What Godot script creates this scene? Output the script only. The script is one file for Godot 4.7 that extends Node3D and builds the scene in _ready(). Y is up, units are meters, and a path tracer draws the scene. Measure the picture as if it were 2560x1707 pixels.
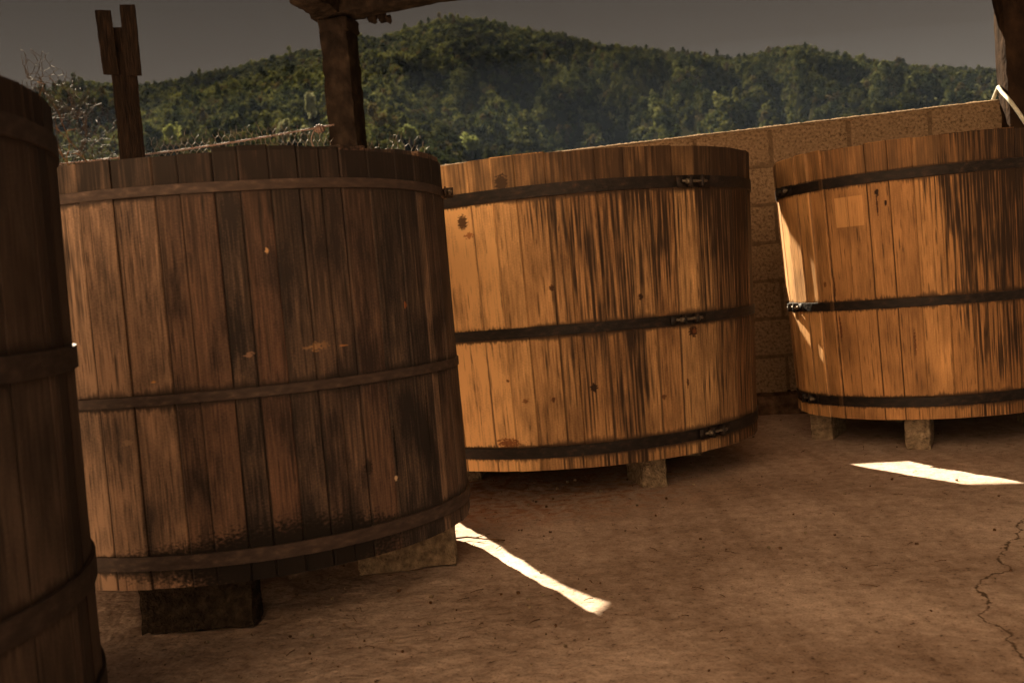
extends Node3D

const SUN_TO := Vector3(-0.363, 0.767, -0.932)
const WALL_TURN := -0.2615
const WALL_AT := Vector3(0, 0, -6.305)
var rng := RandomNumberGenerator.new()
var used := {}
var M := {}

# ------------------------------------------------------------------ helpers
func numbered(called: String) -> String:
	var n: int = used.get(called, 0)
	used[called] = n + 1
	return called if n == 0 else "%s_%03d" % [called, n]

func tag(o: Node, label := "", category := "", group := "", kind := "") -> void:
	if label != "": o.set_meta("label", label)
	if category != "": o.set_meta("category", category)
	if group != "": o.set_meta("group", group)
	if kind != "": o.set_meta("kind", kind)

func thing(called: String, label: String, category: String, at := Vector3.ZERO, turn := 0.0, group := "") -> Node3D:
	var o := Node3D.new()
	o.name = numbered(called)
	add_child(o, true)
	o.position = at
	o.rotation.y = turn
	tag(o, label, category, group)
	return o

func part(called: String, mesh: Mesh, mat: Material, parent: Node = null, xf := Transform3D()) -> MeshInstance3D:
	var o := MeshInstance3D.new()
	o.name = called if parent else numbered(called)
	o.mesh = mesh
	o.material_override = mat
	o.transform = xf
	(parent if parent else self).add_child(o, true)
	return o

func quad(st: SurfaceTool, a: Vector3, b: Vector3, c: Vector3, d: Vector3, ua := Vector2.ZERO, ub := Vector2.ZERO, uc := Vector2.ZERO, ud := Vector2.ZERO) -> void:
	st.set_uv(ua); st.add_vertex(a)
	st.set_uv(ub); st.add_vertex(b)
	st.set_uv(uc); st.add_vertex(c)
	st.set_uv(ua); st.add_vertex(a)
	st.set_uv(uc); st.add_vertex(c)
	st.set_uv(ud); st.add_vertex(d)

func start() -> SurfaceTool:
	var st := SurfaceTool.new()
	st.begin(Mesh.PRIMITIVE_TRIANGLES)
	return st

func done(st: SurfaceTool) -> ArrayMesh:
	st.generate_normals()
	return st.commit()

func noise(seed_: int, freq: float, octaves := 3) -> FastNoiseLite:
	var n := FastNoiseLite.new()
	n.seed = seed_
	n.noise_type = FastNoiseLite.TYPE_SIMPLEX_SMOOTH
	n.frequency = freq
	n.fractal_octaves = octaves
	return n

# a box of the given size, standing on y = 0, cut into segments and roughened by a continuous field
func rough_box(size: Vector3, seg: Vector3i, amp: float, seed_: int, freq := 6.0, bevel := 0.0) -> ArrayMesh:
	var st := start()
	var nz := noise(seed_, freq, 3)
	var put := func(p: Vector3) -> Vector3:
		var q := p
		if bevel > 0.0:
			var h := size / 2.0
			var c := p - Vector3(0, h.y, 0)
			var near := 0
			if absf(absf(c.x) - h.x) < 1e-4: near += 1
			if absf(absf(c.y) - h.y) < 1e-4: near += 1
			if absf(absf(c.z) - h.z) < 1e-4: near += 1
			if near >= 2:
				q -= Vector3(signf(c.x) if absf(absf(c.x) - h.x) < 1e-4 else 0.0, signf(c.y) if absf(absf(c.y) - h.y) < 1e-4 else 0.0, signf(c.z) if absf(absf(c.z) - h.z) < 1e-4 else 0.0) * bevel * (0.6 + 0.5 * nz.get_noise_3dv(p * 3.0))
		return q + Vector3(nz.get_noise_3dv(p), nz.get_noise_3dv(p + Vector3(31, 7, 3)), nz.get_noise_3dv(p + Vector3(5, 57, 13))) * amp
	var faces := [
		[Vector3(0, 0, 1), Vector3(1, 0, 0), Vector3(0, 1, 0), seg.x, seg.y],
		[Vector3(0, 0, -1), Vector3(-1, 0, 0), Vector3(0, 1, 0), seg.x, seg.y],
		[Vector3(1, 0, 0), Vector3(0, 0, -1), Vector3(0, 1, 0), seg.z, seg.y],
		[Vector3(-1, 0, 0), Vector3(0, 0, 1), Vector3(0, 1, 0), seg.z, seg.y],
		[Vector3(0, 1, 0), Vector3(1, 0, 0), Vector3(0, 0, -1), seg.x, seg.z],
		[Vector3(0, -1, 0), Vector3(1, 0, 0), Vector3(0, 0, 1), seg.x, seg.z],
	]
	for k in 6:
		var f: Array = faces[k]
		st.set_smooth_group(k + 1)
		var n: Vector3 = f[0]
		var u: Vector3 = f[1]
		var v: Vector3 = f[2]
		var nu: int = f[3]
		var nv: int = f[4]
		for i in nu:
			for j in nv:
				var ps := []
				for c in [[i, j], [i, j + 1], [i + 1, j + 1], [i + 1, j]]:
					var q: Vector3 = (n + u * (2.0 * c[0] / nu - 1.0) + v * (2.0 * c[1] / nv - 1.0)) * size / 2.0 + Vector3(0, size.y / 2.0, 0)
					ps.append(put.call(q))
				quad(st, ps[0], ps[1], ps[2], ps[3])
	return done(st)

# a tube through points
func tube(st: SurfaceTool, pts: Array, r: float, sides := 6, r_end := -1.0) -> void:
	var rings := []
	var side := Vector3.ZERO
	for i in pts.size():
		var t: Vector3 = (pts[mini(i + 1, pts.size() - 1)] - pts[maxi(i - 1, 0)]).normalized()
		if side == Vector3.ZERO:
			side = t.cross(Vector3.UP if absf(t.y) < 0.9 else Vector3.RIGHT).normalized()
		side = (side - t * side.dot(t)).normalized()
		var up := side.cross(t)
		var rr := r if r_end < 0 else lerpf(r, r_end, float(i) / (pts.size() - 1))
		var ring := []
		for k in sides:
			var a := TAU * k / sides
			ring.append(pts[i] + (side * cos(a) + up * sin(a)) * rr)
		rings.append(ring)
	for i in rings.size() - 1:
		for k in sides:
			var k2 := (k + 1) % sides
			quad(st, rings[i][k], rings[i][k2], rings[i + 1][k2], rings[i + 1][k])
	for k in range(1, sides - 1):
		st.add_vertex(rings[0][0]); st.add_vertex(rings[0][k + 1]); st.add_vertex(rings[0][k])
		st.add_vertex(rings[-1][0]); st.add_vertex(rings[-1][k]); st.add_vertex(rings[-1][k + 1])

func box(st: SurfaceTool, xf: Transform3D, s: Vector3) -> void:
	var h := s / 2.0
	for f in [[Vector3.RIGHT, Vector3.FORWARD, Vector3.UP], [Vector3.LEFT, Vector3.BACK, Vector3.UP], [Vector3.UP, Vector3.RIGHT, Vector3.FORWARD], [Vector3.DOWN, Vector3.RIGHT, Vector3.BACK], [Vector3.BACK, Vector3.RIGHT, Vector3.UP], [Vector3.FORWARD, Vector3.LEFT, Vector3.UP]]:
		var n: Vector3 = f[0]
		var u: Vector3 = f[1]
		var v: Vector3 = f[2]
		quad(st, xf * ((n - u - v) * h), xf * ((n - u + v) * h), xf * ((n + u + v) * h), xf * ((n + u - v) * h))

func ramp(stops: Array) -> Gradient:
	var g := Gradient.new()
	var o := PackedFloat32Array()
	var c := PackedColorArray()
	for s in stops:
		o.append(s[0]); c.append(s[1])
	g.offsets = o
	g.colors = c
	return g

func noise_tex(seed_: int, freq: float, octaves: int, stops: Array, size := 512) -> NoiseTexture2D:
	var t := NoiseTexture2D.new()
	t.width = size
	t.height = size
	t.seamless = true
	t.noise = noise(seed_, freq, octaves)
	if stops.size():
		t.color_ramp = ramp(stops)
	return t

func surface(stops: Array, seed_: int, freq: float, scale: Vector3, rough: float, relief: float, metal := 0.0, world := true) -> StandardMaterial3D:
	var m := StandardMaterial3D.new()
	m.albedo_texture = noise_tex(seed_, freq, 5, stops)
	m.roughness = rough
	m.metallic = metal
	m.metallic_specular = 0.35 if rough < 0.85 else 0.08
	m.uv1_triplanar = true
	m.uv1_world_triplanar = world
	m.uv1_scale = scale
	if relief > 0.0:
		m.heightmap_enabled = true
		m.heightmap_texture = noise_tex(seed_ + 1, freq * 2.5, 5, [])
		m.heightmap_scale = relief
	return m

func layer(seed_: int, freq: float, octaves: int, w: int, h: int, to_w: int, to_h: int) -> PackedByteArray:
	var im := noise(seed_, freq, octaves).get_image(w, h, false, false, true)
	im.convert(Image.FORMAT_L8)
	if w != to_w or h != to_h:
		im.resize(to_w, to_h, Image.INTERPOLATE_CUBIC)
	return im.get_data()

func smooth(a: float, b: float, x: float) -> float:
	var t := clampf((x - a) / (b - a), 0.0, 1.0)
	return t * t * (3.0 - 2.0 * t)

func along(pts: Array, x: float) -> float:
	if x <= pts[0][0]: return pts[0][1]
	for i in pts.size() - 1:
		if x <= pts[i + 1][0]:
			return lerpf(pts[i][1], pts[i + 1][1], (x - pts[i][0]) / (pts[i + 1][0] - pts[i][0]))
	return pts[-1][1]

# ------------------------------------------------------------------ start
func _ready() -> void:
	rng.seed = 7
	setup()
	make_materials()
	ground()
	wall()
	roof_and_posts()
	vats()
	supports()
	fence()
	small_things()
	forest()

func setup() -> void:
	var cam := Camera3D.new()
	cam.name = "camera"
	cam.fov = 35.40
	cam.near = 0.05
	cam.far = 4000.0
	cam.transform = Transform3D(Basis(Vector3.RIGHT, -0.0477) * Basis(Vector3.BACK, -0.0849), Vector3(0, 0.804, 0))
	var at := CameraAttributesPhysical.new()
	at.frustum_focal_length = 37.6
	at.frustum_focus_distance = 3.7
	at.frustum_near = 0.05
	at.frustum_far = 4000.0
	at.exposure_aperture = 5.6
	cam.attributes = at
	add_child(cam)
	cam.current = true
	var we := WorldEnvironment.new()
	we.name = "world_environment"
	var e := Environment.new()
	e.background_mode = Environment.BG_SKY
	var sm := ProceduralSkyMaterial.new()
	sm.sky_top_color = Color(0.030, 0.021, 0.017)
	sm.sky_horizon_color = Color(0.300, 0.270, 0.238)
	sm.sky_curve = 0.098
	sm.ground_bottom_color = Color(0.10, 0.09, 0.08)
	sm.ground_horizon_color = Color(0.25, 0.23, 0.21)
	sm.sun_angle_max = 1.0
	var sky := Sky.new()
	sky.sky_material = sm
	e.sky = sky
	e.tonemap_mode = Environment.TONE_MAPPER_LINEAR
	e.tonemap_exposure = 4.8
	e.fog_enabled = true
	e.fog_light_color = Color(0.72, 0.78, 0.88)
	e.fog_density = 0.000016
	e.volumetric_fog_enabled = true
	e.volumetric_fog_density = 0.0
	e.sdfgi_enabled = true
	e.ssao_enabled = true
	e.ssil_enabled = true
	we.environment = e
	add_child(we)
	var sun := DirectionalLight3D.new()
	sun.name = "sun"
	sun.light_energy = 1.6
	sun.light_color = Color(1.0, 0.92, 0.785)
	sun.light_angular_distance = 0.5
	sun.shadow_enabled = true
	add_child(sun)
	sun.look_at_from_position(SUN_TO * 10.0, Vector3.ZERO)

func make_materials() -> void:
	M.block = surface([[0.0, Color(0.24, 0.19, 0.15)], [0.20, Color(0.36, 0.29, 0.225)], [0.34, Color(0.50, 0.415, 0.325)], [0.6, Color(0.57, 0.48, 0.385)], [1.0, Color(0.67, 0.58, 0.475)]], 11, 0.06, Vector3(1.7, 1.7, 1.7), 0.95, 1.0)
	M.mortar = surface([[0.0, Color(0.34, 0.275, 0.215)], [1.0, Color(0.49, 0.41, 0.325)]], 14, 0.02, Vector3(2, 2, 2), 0.95, 0.8)
	M.footing = surface([[0.0, Color(0.20, 0.15, 0.12)], [0.5, Color(0.36, 0.28, 0.22)], [1.0, Color(0.52, 0.42, 0.33)]], 17, 0.015, Vector3(1.7, 1.7, 1.7), 0.95, 1.2)
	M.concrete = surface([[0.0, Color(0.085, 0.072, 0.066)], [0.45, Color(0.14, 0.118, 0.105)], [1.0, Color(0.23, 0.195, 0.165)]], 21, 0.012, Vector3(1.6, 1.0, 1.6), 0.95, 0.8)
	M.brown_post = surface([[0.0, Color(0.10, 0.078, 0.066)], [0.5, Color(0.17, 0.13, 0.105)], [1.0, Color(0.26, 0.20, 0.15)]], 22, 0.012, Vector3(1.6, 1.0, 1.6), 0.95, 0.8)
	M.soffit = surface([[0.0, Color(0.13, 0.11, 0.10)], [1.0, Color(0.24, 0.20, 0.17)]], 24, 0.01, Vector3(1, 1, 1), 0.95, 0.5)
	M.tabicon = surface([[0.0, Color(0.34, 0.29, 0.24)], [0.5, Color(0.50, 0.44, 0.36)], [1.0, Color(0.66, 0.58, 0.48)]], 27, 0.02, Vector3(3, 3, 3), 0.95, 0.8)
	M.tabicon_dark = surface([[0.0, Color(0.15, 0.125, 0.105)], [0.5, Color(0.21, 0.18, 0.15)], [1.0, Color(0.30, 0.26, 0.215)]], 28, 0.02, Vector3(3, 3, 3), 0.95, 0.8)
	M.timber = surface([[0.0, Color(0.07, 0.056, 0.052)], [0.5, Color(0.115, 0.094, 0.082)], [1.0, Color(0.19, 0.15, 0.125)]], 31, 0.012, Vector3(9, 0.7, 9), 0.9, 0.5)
	M.hoop_grey = surface([[0.0, Color(0.20, 0.165, 0.15)], [0.5, Color(0.28, 0.232, 0.208)], [0.75, Color(0.345, 0.285, 0.25)], [1.0, Color(0.47, 0.40, 0.36)]], 34, 0.02, Vector3(2, 4, 2), 0.62, 0.05, 0.25)
	M.hoop_dim = surface([[0.0, Color(0.15, 0.125, 0.115)], [0.5, Color(0.20, 0.165, 0.15)], [1.0, Color(0.29, 0.24, 0.215)]], 35, 0.02, Vector3(2, 4, 2), 0.7, 0.05, 0.1)
	M.hoop_dark = surface([[0.0, Color(0.09, 0.078, 0.074)], [0.6, Color(0.155, 0.13, 0.12)], [0.85, Color(0.23, 0.175, 0.14)], [1.0, Color(0.36, 0.26, 0.19)]], 37, 0.015, Vector3(2.6, 4, 2.6), 0.6, 0.12, 0.25)
	M.steel = surface([[0.0, Color(0.28, 0.25, 0.22)], [1.0, Color(0.62, 0.57, 0.50)]], 40, 0.05, Vector3(6, 6, 6), 0.5, 0.05, 0.6)
	M.wire = surface([[0.0, Color(0.13, 0.11, 0.10)], [1.0, Color(0.30, 0.265, 0.23)]], 43, 0.05, Vector3(4, 4, 4), 0.75, 0.0)  # darker copy of the wire, for the backlit torn part
	M.lit_wire = surface([[0.0, Color(0.30, 0.275, 0.235)], [1.0, Color(0.52, 0.48, 0.42)]], 44, 0.05, Vector3(4, 4, 4), 0.6, 0.0)  # brighter copy of the same wire, sunlight painted into the colour
	M.rope = surface([[0.0, Color(0.34, 0.28, 0.27)], [1.0, Color(0.60, 0.52, 0.48)]], 46, 0.05, Vector3(8, 8, 8), 0.7, 0.0, 0.3)
	M.hose = surface([[0.0, Color(0.72, 0.72, 0.66)], [1.0, Color(0.84, 0.84, 0.78)]], 49, 0.02, Vector3(4, 4, 4), 0.45, 0.0)
	M.plaster = surface([[0.0, Color(0.85, 0.755, 0.675)], [0.5, Color(0.92, 0.83, 0.755)], [1.0, Color(0.955, 0.88, 0.815)]], 52, 0.008, Vector3(0.5, 0.5, 0.5), 0.95, 0.5)  # pale warm colour of the added bounce wall
	M.terrain = surface([[0.0, Color(0.09, 0.10, 0.06)], [0.5, Color(0.13, 0.13, 0.08)], [0.85, Color(0.16, 0.145, 0.09)], [1.0, Color(0.21, 0.18, 0.12)]], 55, 0.01, Vector3(0.02, 0.02, 0.02), 1.0, 0.0)
	M.terrain.metallic_specular = 0.0
	M.twig = surface([[0.0, Color(0.26, 0.19, 0.13)], [1.0, Color(0.44, 0.33, 0.23)]], 58, 0.05, Vector3(8, 8, 8), 0.9, 0.0)
	M.inside = surface([[0.0, Color(0.16, 0.11, 0.08)], [1.0, Color(0.30, 0.21, 0.14)]], 61, 0.02, Vector3(6, 1, 6), 0.9, 0.0)
	var lf := StandardMaterial3D.new()
	lf.vertex_color_use_as_albedo = true
	lf.roughness = 1.0
	lf.metallic_specular = 0.0
	lf.backlight_enabled = true
	lf.backlight = Color(0.55, 0.55, 0.45)
	M.leaf = lf
	var bark := StandardMaterial3D.new()
	bark.albedo_color = Color(0.30, 0.25, 0.20)
	bark.roughness = 0.95
	M.bark = bark
	var dl := StandardMaterial3D.new()
	dl.albedo_color = Color(0.36, 0.33, 0.22)
	dl.roughness = 0.8
	dl.backlight_enabled = true
	dl.backlight = Color(0.4, 0.4, 0.4)
	M.dry_leaf = dl

# ------------------------------------------------------------------ ground and hills
const RIDGE := [[-1.6, 0.16], [-0.8, 0.20], [-0.453, 0.208], [-0.382, 0.224], [-0.319, 0.213], [-0.262, 0.219], [-0.213, 0.227], [-0.151, 0.235], [-0.118, 0.245], [-0.099, 0.239], [-0.06, 0.247], [-0.029, 0.254], [0.034, 0.238], [0.113, 0.214], [0.229, 0.192], [0.286, 0.200], [0.353, 0.177], [0.393, 0.172], [0.445, 0.163], [0.469, 0.158], [0.6, 0.15], [1.6, 0.10]]
const SPUR := [[-0.60, 0.10], [-0.42, 0.150], [-0.319, 0.176], [-0.273, 0.194], [-0.227, 0.206], [-0.194, 0.209], [-0.149, 0.212], [-0.102, 0.197], [-0.053, 0.165], [0.02, 0.12], [0.10, 0.05]]
var hill_noise := FastNoiseLite.new()
var small_noise := FastNoiseLite.new()

func height(x: float, z: float) -> float:
	var r := sqrt(x * x + z * z)
	if r < 9.0: return -0.06
	var front := smooth(1.75, 1.1, absf(atan2(x, -z)))
	var low := -0.06 - 9.0 * smooth(9.5, 60.0, r) * front
	var a := clampf(x / maxf(-z, 0.001), -1.5, 1.5) if z < 0 else (1.5 if x > 0 else -1.5)
	var t := smooth(120.0, 240.0, r)
	var k := (r - 240.0) / 460.0
	var e := lerpf(0.078, along(RIDGE, a), pow(clampf(k, 0.0, 1.0), 1.35))
	var cut := 0.45 - 1.5 * absf(hill_noise.get_noise_2d(a * 800.0 + r * 0.35, r * 0.40))
	e += 0.14 * cut * smooth(0.0, 0.3, k) * smooth(1.0, 0.55, k)
	var spur := along(SPUR, a) + 0.008 * cut
	var d := (r - 430.0) / (110.0 if r < 430.0 else 55.0)
	e = maxf(e, spur * (1.0 - 0.10 * d * d)) if absf(d) < 3.0 and a < 0.1 else e
	if r < 680.0: e = minf(e, along(RIDGE, a) - 0.004)
	if r > 700.0: e *= 700.0 / r
	var h := r * e / sqrt(1.0 + a * a) + small_noise.get_noise_2d(x, z) * 2.0
	return lerpf(low, h * front + low * (1.0 - front), t)

func ground() -> void:
	hill_noise.seed = 5
	hill_noise.noise_type = FastNoiseLite.TYPE_SIMPLEX_SMOOTH
	hill_noise.frequency = 0.0085
	hill_noise.fractal_octaves = 3
	small_noise.seed = 9
	small_noise.frequency = 0.03
	var rs := [7.0, 8.0, 9.0, 9.5, 11.0, 14.0, 18.0, 24.0, 32.0, 45.0, 60.0, 80.0, 100.0, 120.0]
	while rs[-1] < 900.0: rs.append(rs[-1] + 8.0)
	while rs[-1] < 1050.0: rs.append(rs[-1] * 1.06)
	var st := start()
	var cols := 540
	var grid := []
	for r in rs:
		var row := PackedVector3Array()
		for c in cols + 1:
			var th := TAU * c / cols
			var x: float = r * sin(th)
			var z: float = -r * cos(th)
			row.append(Vector3(x, height(x, z), z))
		grid.append(row)
	for i in rs.size() - 1:
		for c in cols:
			quad(st, grid[i][c], grid[i + 1][c], grid[i + 1][c + 1], grid[i][c + 1])
	tag(part("terrain", done(st), M.terrain), "", "", "", "structure")
	floor_slab()

func floor_slab() -> void:
	var x0 := -1.9
	var z0 := -6.5
	var span := 4.8
	var n := 1536
	var broad := layer(101, 0.012, 4, 384, 384, n, n)
	var mid := layer(102, 0.045, 5, n, n, n, n)
	var fine := layer(103, 0.14, 3, n, n, n, n)
	var wipe := layer(104, 0.03, 4, n, n / 10, n, n)
	var track := layer(105, 0.05, 4, n, n / 14, n, n)
	var drag := layer(106, 0.05, 4, n / 14, n, n, n)
	var crack := [[1.60, -3.30], [1.475, -3.154], [1.405, -3.067], [1.388, -2.982], [1.239, -2.812], [1.207, -2.662], [1.062, -2.553], [1.037, -2.42], [0.984, -2.326], [0.981, -2.227], [0.958, -2.156], [0.93, -2.0]]
	var px := PackedByteArray()
	px.resize(n * n * 3)
	var ht := PackedByteArray()
	ht.resize(n * n)
	var i := 0
	for y in n:
		var z := z0 + span * y / n
		for x in n:
			var xx := x0 + span * x / n
			var b := broad[i] / 255.0
			var m := mid[i] / 255.0
			var f := fine[i] / 255.0
			var w := wipe[i] / 255.0
			var k := 0.36 + (b - 0.5) * 0.70 + (m - 0.5) * 0.45 + (w - 0.5) * 0.25 + (f - 0.5) * 0.34
			var tr := smooth(0.1, 0.8, xx) * smooth(1.9, 1.2, xx)
			k += (track[i] / 255.0 - 0.5) * 0.16 * tr + (drag[i] / 255.0 - 0.5) * 0.08
			var rd := 152.0 + 84.0 * k
			var gr := 129.0 + 83.0 * k
			var bl := 112.0 + 82.0 * k
			if f < 0.20 and m < 0.50:
				rd *= 0.62; gr *= 0.60; bl *= 0.58
			# reddish crumbly earth by the foot of the middle vat
			var e := (1.0 - smooth(0.25, 0.85, Vector2((xx + 0.05) * 0.8, z + 4.25).length())) * clampf(0.35 + (m - 0.5) * 3.0, 0.0, 1.0)
			rd = lerpf(rd, 138.0 + 40.0 * f, e)
			gr = lerpf(gr, 98.0 + 36.0 * f, e)
			bl = lerpf(bl, 74.0 + 30.0 * f, e)
			px[i * 3] = clampi(int(rd), 0, 255)
			px[i * 3 + 1] = clampi(int(gr), 0, 255)
			px[i * 3 + 2] = clampi(int(bl), 0, 255)
			var wild := 0.40 + 0.75 * smooth(0.7, -0.5, xx) * smooth(-4.6, -2.6, z) + 0.5 * e
			ht[i] = clampi(int(127.0 + 255.0 * wild * (0.50 * (m - 0.5) + 0.26 * (f - 0.5) + 0.24 * (b - 0.5))), 0, 255)
			i += 1
	# the crack that runs down the right of the floor
	var wob := noise(107, 9.0, 3)
	for s in crack.size() - 1:
		var a := Vector2(crack[s][0], crack[s][1])
		var c := Vector2(crack[s + 1][0], crack[s + 1][1])
		var steps := int(a.distance_to(c) / span * n * 2.0) + 1
		for q in steps:
			var p := a.lerp(c, float(q) / steps)
			p += Vector2(wob.get_noise_2d(p.x, p.y), wob.get_noise_2d(p.x + 9.0, p.y)) * 0.03
			var wide := 0.45 + 2.0 * maxf(0.0, wob.get_noise_2d(p.x * 2.0, p.y * 2.0 + 5.0) + 0.1)
			var cx := (p.x - x0) / span * n
			var cy := (p.y - z0) / span * n
			for dy in range(-3, 4):
				for dx in range(-3, 4):
					var ix := int(cx) + dx
					var iy := int(cy) + dy
					if ix < 0 or iy < 0 or ix >= n or iy >= n: continue
					var dd := Vector2(ix - cx + 0.5, iy - cy + 0.5).length()
					if dd < wide:
						var o := iy * n + ix
						px[o * 3] = 104; px[o * 3 + 1] = 86; px[o * 3 + 2] = 70
						ht[o] = mini(ht[o], 80)
	var im := Image.create_from_data(n, n, false, Image.FORMAT_RGB8, px)
	var hm := Image.create_from_data(n, n, false, Image.FORMAT_L8, ht)
	var m := StandardMaterial3D.new()
	m.albedo_texture = ImageTexture.create_from_image(im)
	m.heightmap_enabled = true
	m.heightmap_texture = ImageTexture.create_from_image(hm)
	m.heightmap_scale = 0.85
	m.roughness = 0.88
	m.metallic_specular = 0.3
	m.detail_enabled = true
	m.detail_blend_mode = BaseMaterial3D.BLEND_MODE_MUL
	m.detail_uv_layer = BaseMaterial3D.DETAIL_UV_2
	m.detail_albedo = noise_tex(108, 0.16, 4, [[0.0, Color(0.45, 0.42, 0.40)], [0.22, Color(0.90, 0.89, 0.88)], [0.45, Color(1, 1, 1)], [1.0, Color(1, 1, 1)]], 512)
	m.uv2_scale = Vector3(1.4, 1.4, 1.4)
	M.floor = m
	var xs := [-7.6, -6.0, -4.5, -3.2, -2.4]
	var v := -1.9
	while v < 2.9: xs.append(v); v += 0.024
	xs.append_array([3.0, 3.6, 4.6, 6.0, 7.6])
	var zs := [-7.0, -6.7]
	v = -6.5
	while v < -1.7: zs.append(v); v += 0.024
	zs.append_array([-1.2, -0.4, 0.6, 2.0, 3.5, 5.0, 7.0])
	var bump := noise(110, 1.2, 4)
	var rut := noise(111, 7.0, 3)
	var g := []
	for z in zs:
		var row := PackedVector3Array()
		for x in xs:
			# the slab lies rougher towards the camera and at the left
			var wild := 0.35 + 0.65 * smooth(0.6, -1.0, x)
			row.append(Vector3(x, bump.get_noise_2d(x, z) * 0.006 - 0.004 + rut.get_noise_2d(x, z) * 0.007 * wild, z))
		g.append(row)
	var st := start()
	var uv := func(p: Vector3) -> Vector2: return Vector2((p.x - x0) / span, (p.z - z0) / span)
	for a in zs.size() - 1:
		for b in xs.size() - 1:
			for p in [g[a + 1][b], g[a][b], g[a][b + 1], g[a + 1][b], g[a][b + 1], g[a + 1][b + 1]]:
				st.set_uv(uv.call(p)); st.set_uv2(Vector2(p.x, p.z)); st.add_vertex(p)
	tag(part("floor", done(st), m), "", "", "", "structure")

# ------------------------------------------------------------------ block wall
func wall() -> void:
	var w := thing("block_wall", "tan concrete block wall with sunlit ragged top edge behind the right vats", "wall", WALL_AT, WALL_TURN)
	var variants := []
	for k in 5:
		variants.append(rough_box(Vector3(0.398, 0.198, 0.15), Vector3i(6, 4, 2), 0.0035, 200 + k, 14.0, 0.006))
	var half := rough_box(Vector3(0.193, 0.198, 0.15), Vector3i(4, 4, 2), 0.0035, 209, 14.0, 0.006)
	var tops := []
	for k in 4:
		tops.append(rough_box(Vector3(0.398, 0.198, 0.15), Vector3i(16, 6, 3), 0.006, 220 + k, 22.0, 0.009))
	var base := 0.111
	var joint := 1.97 - 0.41 * 7.0
	for c in 7:
		var shift := 0.0 if c % 2 == 0 else 0.205
		var s := joint + shift
		while s < 3.05:
			var i := rng.randi_range(0, 4)
			var mesh: Mesh = tops[i % 4] if c == 6 else variants[i]
			var xf := Transform3D(Basis(Vector3.UP, PI if rng.randf() < 0.5 else 0.0), Vector3(s + 0.205, base + 0.21 * c + (rng.randf_range(-0.002, 0.008) if c == 6 else 0.0), -0.075 + rng.randf_range(-0.003, 0.003)))
			part("block", mesh, M.block, w, xf)
			s += 0.41
		if shift > 0.0:
			part("block", half, M.block, w, Transform3D(Basis(), Vector3(joint + 0.1025, base + 0.21 * c, -0.075)))
	var crust := start()
	for k in 50:
		var q := rng.randf_range(joint + 0.02, 3.0)
		var sz := rng.randf_range(0.006, 0.02)
		crust.append_from(variants[k % 5], 0, Transform3D(Basis(Vector3(rng.randf(), rng.randf(), rng.randf()).normalized(), rng.randf() * TAU).scaled(Vector3(sz / 0.4, sz / 0.35, sz / 0.2)), Vector3(q, base + 1.458 + rng.randf_range(-0.004, 0.002), rng.randf_range(-0.13, -0.012))))
	var cap := start()
	var cn := noise(235, 9.0, 4)
	var last := []
	var cs := joint + 0.01
	while cs < 3.0:
		var row := []
		var edge := cn.get_noise_1d(cs * 3.0)
		for q in [[-0.150, 0.002], [-0.147, 0.014], [-0.045, 0.016], [0.001 + 0.004 * edge, -0.003], [0.002 + 0.004 * edge, -0.010], [-0.004, -0.012]]:
			row.append(Vector3(cs, base + 1.458 + q[1] + cn.get_noise_2d(cs * 4.0, q[0] * 20.0) * 0.006, q[0]))
		if last.size():
			for q in 5:
				quad(cap, last[q + 1], last[q], row[q], row[q + 1])
		last = row
		cs += 0.011
	part("mortar_cap", done(cap), M.block, w)
	var cr := part("mortar_crumbs", crust.commit(), M.block, w)
	cr.set_meta("kind", "stuff")
	part("mortar", rough_box(Vector3(4.2, 1.45, 0.136), Vector3i(40, 16, 2), 0.002, 230, 9.0), M.mortar, w, Transform3D(Basis(), Vector3(joint + 2.1, 0.125, -0.075)))
	part("footing", rough_box(Vector3(4.3, 0.15, 0.26), Vector3i(60, 4, 5), 0.018, 231, 7.0, 0.02), M.footing, w, Transform3D(Basis(), Vector3(joint + 2.1, -0.035, -0.06)))

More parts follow.
